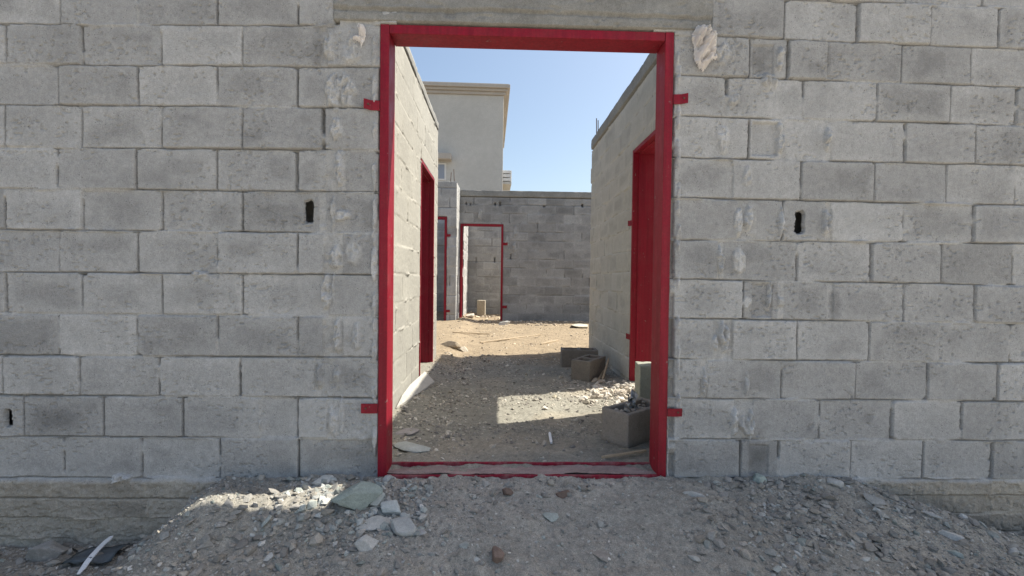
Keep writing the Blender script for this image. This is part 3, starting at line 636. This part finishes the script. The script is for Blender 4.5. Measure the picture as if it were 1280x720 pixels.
rock(621, 697, .065, .055, .05, (.20, .145, .12), 'reddish brown stone nearest the bottom edge in the middle', 11, .4, facets=16)
rock(752, 695, .12, .035, .06, (.30, .27, .24), 'long low brown lump half buried at lower right of middle', 12, -.5, facets=20, sink=.45)
rock(1043, 606, .07, .06, .05, (.43, .43, .42), 'pale grey stone at the wall foot right of the frame', 13, .2, facets=11)
rock(1093, 630, .10, .06, .07, (.40, .38, .355), 'wide grey stone on the crest of the right heap', 14, -.3, .2, facets=12)
rock(1103, 648, .03, .055, .03, (.45, .43, .40), 'narrow upright chip below the stone on the right crest', 15, .4, -.3, facets=10)
rock(1166, 646, .085, .022, .03, (.46, .45, .43), 'slim pale sliver on the upper right slope', 16, -.85, .2, facets=12, sink=.2)
rock(1192, 672, .11, .026, .035, (.50, .49, .47), 'long pale sliver lower on the right slope', 17, -.75, .25, facets=12, sink=.2)
rock(1266, 694, .04, .05, .03, (.47, .45, .43), 'small pale stone at the far right of the heap', 18, .2, facets=10)
rock(869, 620, .10, .022, .035, (.45, .44, .42), 'thin light sliver below the wall just right of the frame', 19, -.1, facets=12, sink=.2)
rock(950, 602, .09, .06, .05, (.33, .38, .35), 'greenish stone against the wall foot under a dark stained block', 20, .1, facets=12)
rock(405, 603, .09, .04, .05, (.55, .53, .49), 'sunlit whitish stone beside the greenish chunk', 21, .3, facets=10)
rock(690, 647, .09, .03, .06, (.33, .355, .335), 'flat greenish stone sunk in the middle of the heap', 22, .5, facets=12, sink=.45)
rock(62, 695, .24, .10, .14, (.30, .29, .275), 'large grey lump in the hollow at the bottom left corner', 23, .3, facets=18, sink=.4)
# debris inside the passage
rock(519, 560, .20, .03, .12, (.40, .42, .40), 'flat mortar slab inside the frame at the left jamb foot', 24, -.3, facets=12, sink=.3)
rock(508, 541, .14, .02, .10, (.34, .31, .30), 'thin grey mortar flake behind the flat slab by the left jamb', 25, .5, facets=10, sink=.3)
rock(568, 435, .42, .14, .15, (.40, .33, .25), 'longest brown lump lying on the sunlit sand near the left corner', 26, -.6, .1, facets=14)
rock(580, 439, .16, .09, .1, (.50, .45, .38), 'pale stone right of the brown lump on sunlit sand', 27, .3, facets=12)
rock(631, 406, .26, .10, .12, (.50, .49, .47), 'white chunk on the sand at the foot of the far doorway', 28, .1, facets=9)
rock(725, 409, .42, .10, .3, (.44, .42, .36), 'pale slab at the far right corner of the sunlit sand', 29, .1, facets=10, sink=.2)
rock(693, 497, .05, .035, .04, (.36, .32, .25), 'small stone at the top of the sunlit patch in the passage', 30, facets=12)
rock(732, 505, .05, .04, .04, (.30, .27, .22), 'small dark stone inside the sunlit patch in the passage', 31, facets=12)
rock(588, 397, .18, .14, .14, (.55, .50, .43), 'pale broken lump just inside the far red doorway', 32, facets=10)

# ---------------------------------------------------------------- loose hollow blocks
def hollow_block_mesh(seed):
    rg = random.Random(seed); L, W, Hh = .395, .195, .195
    xs_ = [-L/2, -L/2+.03, -.016, .016, L/2-.03, L/2]; ys_ = [-W/2, -W/2+.032, W/2-.032, W/2]
    bm = bmesh.new(); vt = {}; 
    def v(i, j, k, taper=0):
        key = (i, j, k)
        if key not in vt: vt[key] = bm.verts.new((xs_[i], ys_[j], k))
        return vt[key]
    zt, zb, zc = Hh, 0.0, .02
    holes = ((1, 1), (3, 1))
    for i in range(5):
        for j in range(3):
            bm.faces.new([v(i, j, zb), v(i, j+1, zb), v(i+1, j+1, zb), v(i+1, j, zb)])
            if (i, j) not in holes: bm.faces.new([v(i, j, zt), v(i+1, j, zt), v(i+1, j+1, zt), v(i, j+1, zt)])
            else:
                c = [v(i, j, zt), v(i+1, j, zt), v(i+1, j+1, zt), v(i, j+1, zt)]
                cx_ = sum((p.co for p in c), Vector())/4
                low = [bm.verts.new((cx_.x+(p.co.x-cx_.x)*.86, cx_.y+(p.co.y-cx_.y)*.84, zc)) for p in c]
                for a in range(4): bm.faces.new([c[a], c[(a+1) % 4], low[(a+1) % 4], low[a]])
                bm.faces.new(low)
    for i in range(5):
        bm.faces.new([v(i, 0, zb), v(i+1, 0, zb), v(i+1, 0, zt), v(i, 0, zt)]); bm.faces.new([v(i, 3, zb), v(i, 3, zt), v(i+1, 3, zt), v(i+1, 3, zb)])
    for j in range(3):
        bm.faces.new([v(0, j, zb), v(0, j, zt), v(0, j+1, zt), v(0, j+1, zb)]); bm.faces.new([v(5, j, zb), v(5, j+1, zb), v(5, j+1, zt), v(5, j, zt)])
    bmesh.ops.recalc_face_normals(bm, faces=bm.faces[:])
    sharp = [e for e in bm.edges if len(e.link_faces) == 2 and e.calc_face_angle() > .6]
    bmesh.ops.bevel(bm, geom=sharp, offset=.006, segments=2, affect='EDGES', profile=.5, clamp_overlap=True)
    bmesh.ops.triangulate(bm, faces=bm.faces[:]); 
    bmesh.ops.subdivide_edges(bm, edges=[e for e in bm.edges if e.calc_length() > .03], cuts=3, use_grid_fill=True)
    bmesh.ops.subdivide_edges(bm, edges=[e for e in bm.edges if e.calc_length() > .022], cuts=1, use_grid_fill=True)
    for q_ in bm.verts:
        p = q_.co; n_ = mnoise.noise(p*22+Vector((seed, 0, 0)))*.0035+mnoise.noise(p*70+Vector((seed, 3, 0)))*.0018
        q_.co = p+q_.normal*n_ if q_.normal.length else p
    return bm
def loose_block(loc, rot, label, seed, tone=1.0, group='loose hollow concrete blocks'):
    bm = hollow_block_mesh(seed); me = bpy.data.meshes.new('concrete_block'); bm.to_mesh(me); bm.free()
    a = me.attributes.new('tone', 'FLOAT_COLOR', 'POINT'); t = np.ones((len(me.vertices), 4), np.float32); t[:, :3] = tone; a.data.foreach_set('color', t.ravel())
    for p in me.polygons: p.use_smooth = True
    o = link('concrete_block', me, M_block, loc=loc); o.rotation_euler = rot
    return tag(o, label, 'concrete block', group)
# nearest block, corner traced at the ground inside the right jamb
ang = math.atan2(.61, .795)
ux, uy = math.cos(ang), math.sin(ang)
c0 = Vector((.745, .327)); ctr = c0+Vector((ux, uy))*.1975+Vector((-uy, ux))*.0975
bz = gz(ctr.x, ctr.y)
near_block = loose_block((ctr.x, ctr.y, bz-.002), (0, 0, ang), 'nearest hollow block with rubble in its open cells, beside the right jamb', 5, (.74, .67, .60))
loose_block((1.125, 1.02, gz(1.125, 1.02)+.135), (0, math.radians(90), math.radians(84)), 'hollow block standing on end behind the right jamb', 6, (.84, .86, .74))
loose_block((.90, 2.24, gz(.9, 2.24)-.005), (0, 0, math.radians(55)), 'brown grey block at the right wall foot, front one of a pair', 7, (.58, .53, .47))
loose_block((.90, 2.80, gz(.9, 2.8)-.005), (0, 0, math.radians(-4)), 'block behind the other one of a pair at the right wall foot', 8, (.56, .52, .47))
p = at(601, 395, 9.0)
loose_block((p.x, 9.0, gz(p.x, 9.0)+.19), (0, math.radians(90), math.radians(85)), 'pale block standing on end inside the far red doorway', 9, (.86, .77, .63))
# rubble and a scrap of plastic in the cells of the nearest block
rg = np.random.RandomState(5)
mb = MB(); N = 16; lu = np.where(rg.rand(N) < .5, -.092, .092)+rg.uniform(-.055, .055, N); lv = rg.uniform(-.05, .05, N)
V, Fq, cc = scatter(N, ctr.x+ux*lu-uy*lv, ctr.y+uy*lu+ux*lv, rg.uniform(.009, .024, N), np.array([(.30, .28, .25), (.42, .39, .34), (.22, .2, .19)])[rg.randint(0, 3, N)], 6)
V = V.reshape(N, 12, 3); V[..., 2] += (bz+.165+.02*rg.rand(N)-g(ctr.x+ux*lu-uy*lv, ctr.y+uy*lu+ux*lv))[:, None]
mb.add(V.reshape(-1, 3), Fq, cc); tag(link('rubble', mb.mesh('rubble', False), M_stone), 'grey chips filling the open cells of the nearest hollow block', kind='stuff')

# ---------------------------------------------------------------- scraps, boards, sticks
def crumple(name, outline, label, seed, mat, loc, rot=(0,0,0), depth=.03, freq=26, res=46, fold=1.0):
    """a crumpled sheet bulging out of the wall towards -Y, outline in local x, z metres"""
    from mathutils import geometry
    xs_ = [p[0] for p in outline]; zs_ = [p[1] for p in outline]
    x0, x1, z0, z1 = min(xs_), max(xs_), min(zs_), max(zs_)
    bm = bmesh.new(); grid = {}
    def inside(x, z):
        c = False; n = len(outline)
        for i in range(n):
            (xa, za), (xb, zb) = outline[i], outline[(i+1) % n]
            if (za > z) != (zb > z) and x < (xb-xa)*(z-za)/(zb-za)+xa: c = not c
        return c
    def dist(x, z):
        b = 9
        for i in range(len(outline)):
            a = Vector(outline[i]); e = Vector(outline[(i+1) % len(outline)]); q = Vector((x, z)); ab = e-a
            t = max(0, min(1, (q-a).dot(ab)/ab.length_squared)); b = min(b, (a+ab*t-q).length)
        return b
    n = res
    for i in range(n+1):
        for j in range(n+1):
            x = x0+(x1-x0)*i/n; z = z0+(z1-z0)*j/n
            if inside(x, z):
                d = min(1, dist(x, z)/.02); q = Vector((x*freq, z*freq, seed))
                w_ = abs(mnoise.noise(q))+.5*abs(mnoise.noise(q*2.1+Vector((3, 1, 0)))); 
                y = -depth*(.15+.85*d)*(.1+fold*2.3*w_)-.003
                grid[i, j] = bm.verts.new((x, y, z))
    for (i, j) in list(grid):
        k = [(i, j), (i+1, j), (i+1, j+1), (i, j+1)]
        if all(t in grid for t in k): bm.faces.new([grid[t] for t in k])
    ret = bmesh.ops.solidify(bm, geom=bm.faces[:], thickness=.002)
    o = bm_obj(name, bm, mat); o.location = loc; o.rotation_euler = rot
    return tag(o, label, 'scrap')
def outl(pts, ref):
    c = at(*ref); return [(at(*p).x-c.x, at(*p).z-c.z) for p in pts], (c.x, -.004, c.z)
o_, l_ = outl([(864, 42), (870, 33), (880, 31), (888, 37), (896, 44), (894, 58), (895, 76), (888, 78), (883, 84), (878, 92), (872, 88), (866, 80), (866, 62), (862, 50)], (879, 62))
crumple('crumpled_paper', o_, 'larger crumpled cream paper stuck on the wall right of the big frame', 3, M_scrap, l_, depth=.045, freq=19)
o_, l_ = outl([(449, 30), (456, 33), (459, 40), (458, 50), (455, 57), (452, 62), (451, 55), (445, 53), (439, 51), (447, 47), (450, 42), (447, 35)], (450, 46))
crumple('crumpled_paper', o_, 'small torn whitish paper stuck on the wall left of the big frame', 8, M_scrap, l_, depth=.045, freq=28)
def plank(name, a, b, w, t, label, mat, seed, cat='stick', roll=0.0, bend=.0):
    a = Vector(a); b = Vector(b); d = (b-a).normalized(); s = d.cross(Vector((0, 0, 1))).normalized(); up = s.cross(d)
    s2 = s*math.cos(roll)+up*math.sin(roll); u2 = up*math.cos(roll)-s*math.sin(roll)
    bm = bmesh.new(); R_ = []; n = 9
    for i in range(n):
        f = i/(n-1); c = a+(b-a)*f+u2*bend*math.sin(f*math.pi)+s2*.15*w*mnoise.noise(Vector((f*4, seed, 0)))
        ww = w*(1+.18*mnoise.noise(Vector((f*5, seed, 9))))*(.55 if i in (0, n-1) else 1)
        R_.append([bm.verts.new(c+s2*ww/2*x+u2*t/2*y) for x, y in ((-1,-1), (1,-1), (1,1), (-1,1))])
    for i in range(n-1):
        for k in range(4): bm.faces.new([R_[i][k], R_[i][(k+1) % 4], R_[i+1][(k+1) % 4], R_[i+1][k]])
    bm.faces.new(R_[0][::-1]); bm.faces.new(R_[-1])
    o = bm_obj(name, bm, mat, bevel=min(w, t)*.15, seg=1); return tag(o, label, cat)
def G3(px, py, up=.01): q = hit(px, py); return (q.x, q.y, q.z+up)
# board lying along the foot of the left wall
bm = bmesh.new(); top = []
for (px, py, up) in ((493, 511.5, .012), (497, 503, .05), (512, 490, .06), (531, 474, .07), (543, 479.5, .02), (520, 495, .012)):
    q = hit(px, py); top.append(Vector((max(q.x, LX+.015), q.y, q.z+up)))
fa = [bm.verts.new(q) for q in top]; fb = [bm.verts.new(q-Vector((0, 0, .014))) for q in top]
bm.faces.new(fa); bm.faces.new(fb[::-1])
for k in range(6): bm.faces.new([fa[k], fb[k], fb[(k+1) % 6], fa[(k+1) % 6]])
tag(bm_obj('board', bm, M_board), 'thin broken grey board lying along the foot of the sunlit left wall', 'board')
plank('stick', (.98, 2.0, gz(.98, 2.0)+.02), (1.11, 2.3, gz(1.1, 2.3)+.17), .018, .016, 'light stick leaning against the blocks at the right wall foot', M_wood, 4)
plank('stick', G3(689, 556), G3(687, 543), .016, .012, 'short white stick on the shaded passage floor', M_pale, 5)
plank('stick', G3(752, 575, .015), G3(808, 568, .02), .014, .012, 'thin pale stick along the sill inside the right jamb', M_wood, 6)
plank('stick', G3(600, 429), G3(676, 419), .035, .02, 'long thin branch lying across the sunlit sand', M_wood, 7)
plank('stick', G3(566, 416), G3(612, 418), .03, .02, 'thin branch on the sand left of the longest one', M_wood, 8)
plank('stick', G3(676, 431), G3(698, 426), .03, .02, 'short branch on the sand near the right passage wall', M_wood, 9)
plank('stick', G3(747, 479), G3(756, 467, .06), .02, .014, 'small pale splinter in front of the pair of blocks', M_wood, 10)
# plastic sheet and pale strip in the hollow at bottom left
p = hit(122, 700)
bm = bmesh.new(); gr = [[bm.verts.new((p.x-.11+.20*i/10+.02*mnoise.noise(Vector((j, i, 2))), p.y-.06+.16*j/8, 0)) for i in range(11)] for j in range(9)]
for r in gr:
    for v in r: v.co.z = gz(v.co.x, v.co.y)+.022+.016*mnoise.noise(Vector((v.co.x*18, v.co.y*18, 4)))
for j in range(8):
    for i in range(10): bm.faces.new([gr[j][i], gr[j][i+1], gr[j+1][i+1], gr[j+1][i]])
bmesh.ops.solidify(bm, geom=bm.faces[:], thickness=.002)
tag(bm_obj('plastic_sheet', bm, M_plastic, smooth=True), 'crumpled blue grey sheet in the hollow at the bottom left', 'scrap')
a = hit(98, 728); b = hit(140, 686)
plank('plastic_strip', (a.x, a.y, a.z+.035), (b.x, b.y, b.z+.06), .022, .006, 'pale strip lying over the blue grey sheet at bottom left', M_pale, 12, 'strip', bend=.012)
p = at(788, 503, .5); bm = bmesh.new()
gr = [[bm.verts.new((ctr.x-.05+.05*i/6+.01*math.sin(j*2.1), ctr.y-.02+.02*math.sin(i*1.7+j), bz+.185+.085*j/8*(1-.3*math.sin(i))+.01*math.sin(i*2.6+j*1.3))) for i in range(7)] for j in range(9)]
for j in range(8):
    for i in range(6): bm.faces.new([gr[j][i], gr[j][i+1], gr[j+1][i+1], gr[j+1][i]])
bmesh.ops.solidify(bm, geom=bm.faces[:], thickness=.0015)
tag(bm_obj('plastic_bag', bm, M_pale, smooth=True), 'small pale plastic scrap poking out of the nearest hollow block', 'scrap')

# ---------------------------------------------------------------- plastered house behind
HY = 16.5
hx1 = at(629, 180, HY).x; hx0 = hx1-9; hz1 = at(600, 119, HY).z; hz2 = at(600, 106.5, HY).z
house = empty('house', 'plain beige plastered house with a cornice rising behind the yard wall', 'house', (hx1, HY, 0))
house.rotation_euler.z = math.radians(1.0)
bm = bmesh.new(); bm_box(bm, (-9, 0, -.2), (0, 8, hz1)); bm_obj('wall', bm, M_plaster, house, bevel=.015)
ch = hz2-hz1
bm = bmesh.new()
for k, (o, za, zb) in enumerate(((.08, 0, .3), (.16, .3, .55), (.25, .55, .9), (.2, .9, 1.0))):
    bm_box(bm, (-9-o, -o, hz1+.002+ch*za), (o, 8+o, hz1+ch*zb))
bm_obj('cornice', bm, M_cornice, house, bevel=.012)
def hl(x, y): q = at(x, y, HY); return q.x-hx1, q.z
wx0, wz0 = hl(549, 226); wx1, wz1 = hl(558, 204)
bm = bmesh.new(); bm_box(bm, (wx0-.25, -.03, wz0), (wx1, -.002, wz1)); wf = bm_obj('window', bm, M_white, house, bevel=.008)
bm = bmesh.new(); bm_box(bm, (wx0-.18, -.036, wz0+.07), (wx1-.07, -.031, wz1-.07)); bm_obj('pane', bm, mg, wf)
bm = bmesh.new(); bm_box(bm, (wx0-.4, -.42, wz1+.06), (wx1+.22, -.002, wz1+.3)); bm_obj('window_hood', bm, M_cornice, house, bevel=.02)
ax0, az0 = hl(629, 228); ax1, az1 = hl(640, 210)
bm = bmesh.new(); bm_box(bm, (.004, .3, az0), (ax1+.0, 2.3, az0+.1)); ac = bm_obj('balcony', bm, M_plaster, house, bevel=.01)
for k in range(3):
    z = az0+.13+k*(az1-az0-.12)/3
    bm = bmesh.new(); bm_box(bm, (.004, .3, z), (ax1, 2.3, z+(az1-az0-.12)/3-.035)); bm_obj('rail', bm, M_white, ac, bevel=.01)

# ---------------------------------------------------------------- light
to_sun = Vector((.68, .68*.325, 1)).normalized()
el = math.asin(to_sun.z); az = math.atan2(to_sun.x, to_sun.y)
w = bpy.data.worlds.new('World'); bpy.context.scene.world = w; w.use_nodes = True
nt = w.node_tree; bg = nt.nodes['Background']; sky = nt.nodes.new('ShaderNodeTexSky'); sky.sky_type = 'NISHITA'; sky.sun_disc = False
sky.sun_elevation = el; sky.sun_rotation = az; sky.air_density = 1.0; sky.dust_density = 2.4; sky.ozone_density = .8; sky.altitude = 0
nt.links.new(sky.outputs[0], bg.inputs[0]); bg.inputs[1].default_value = .122
sl = bpy.data.lights.new('sun', 'SUN'); sl.energy = 5.0; sl.angle = math.radians(.53); sl.color = (1, .95, .87)
so = bpy.data.objects.new('sun', sl); C.objects.link(so); so.rotation_euler = (-to_sun).to_track_quat('-Z', 'Y').to_euler(); so.location = (4, 3, 8)
sc = bpy.context.scene
sc.view_settings.view_transform = 'Standard'; sc.view_settings.look = 'None'; sc.view_settings.exposure = .78; sc.view_settings.gamma = 1
sc.view_settings.use_white_balance = True; sc.view_settings.white_balance_temperature = 6780; sc.view_settings.white_balance_tint = 6
sc.cycles.max_bounces = 8; sc.cycles.diffuse_bounces = 5
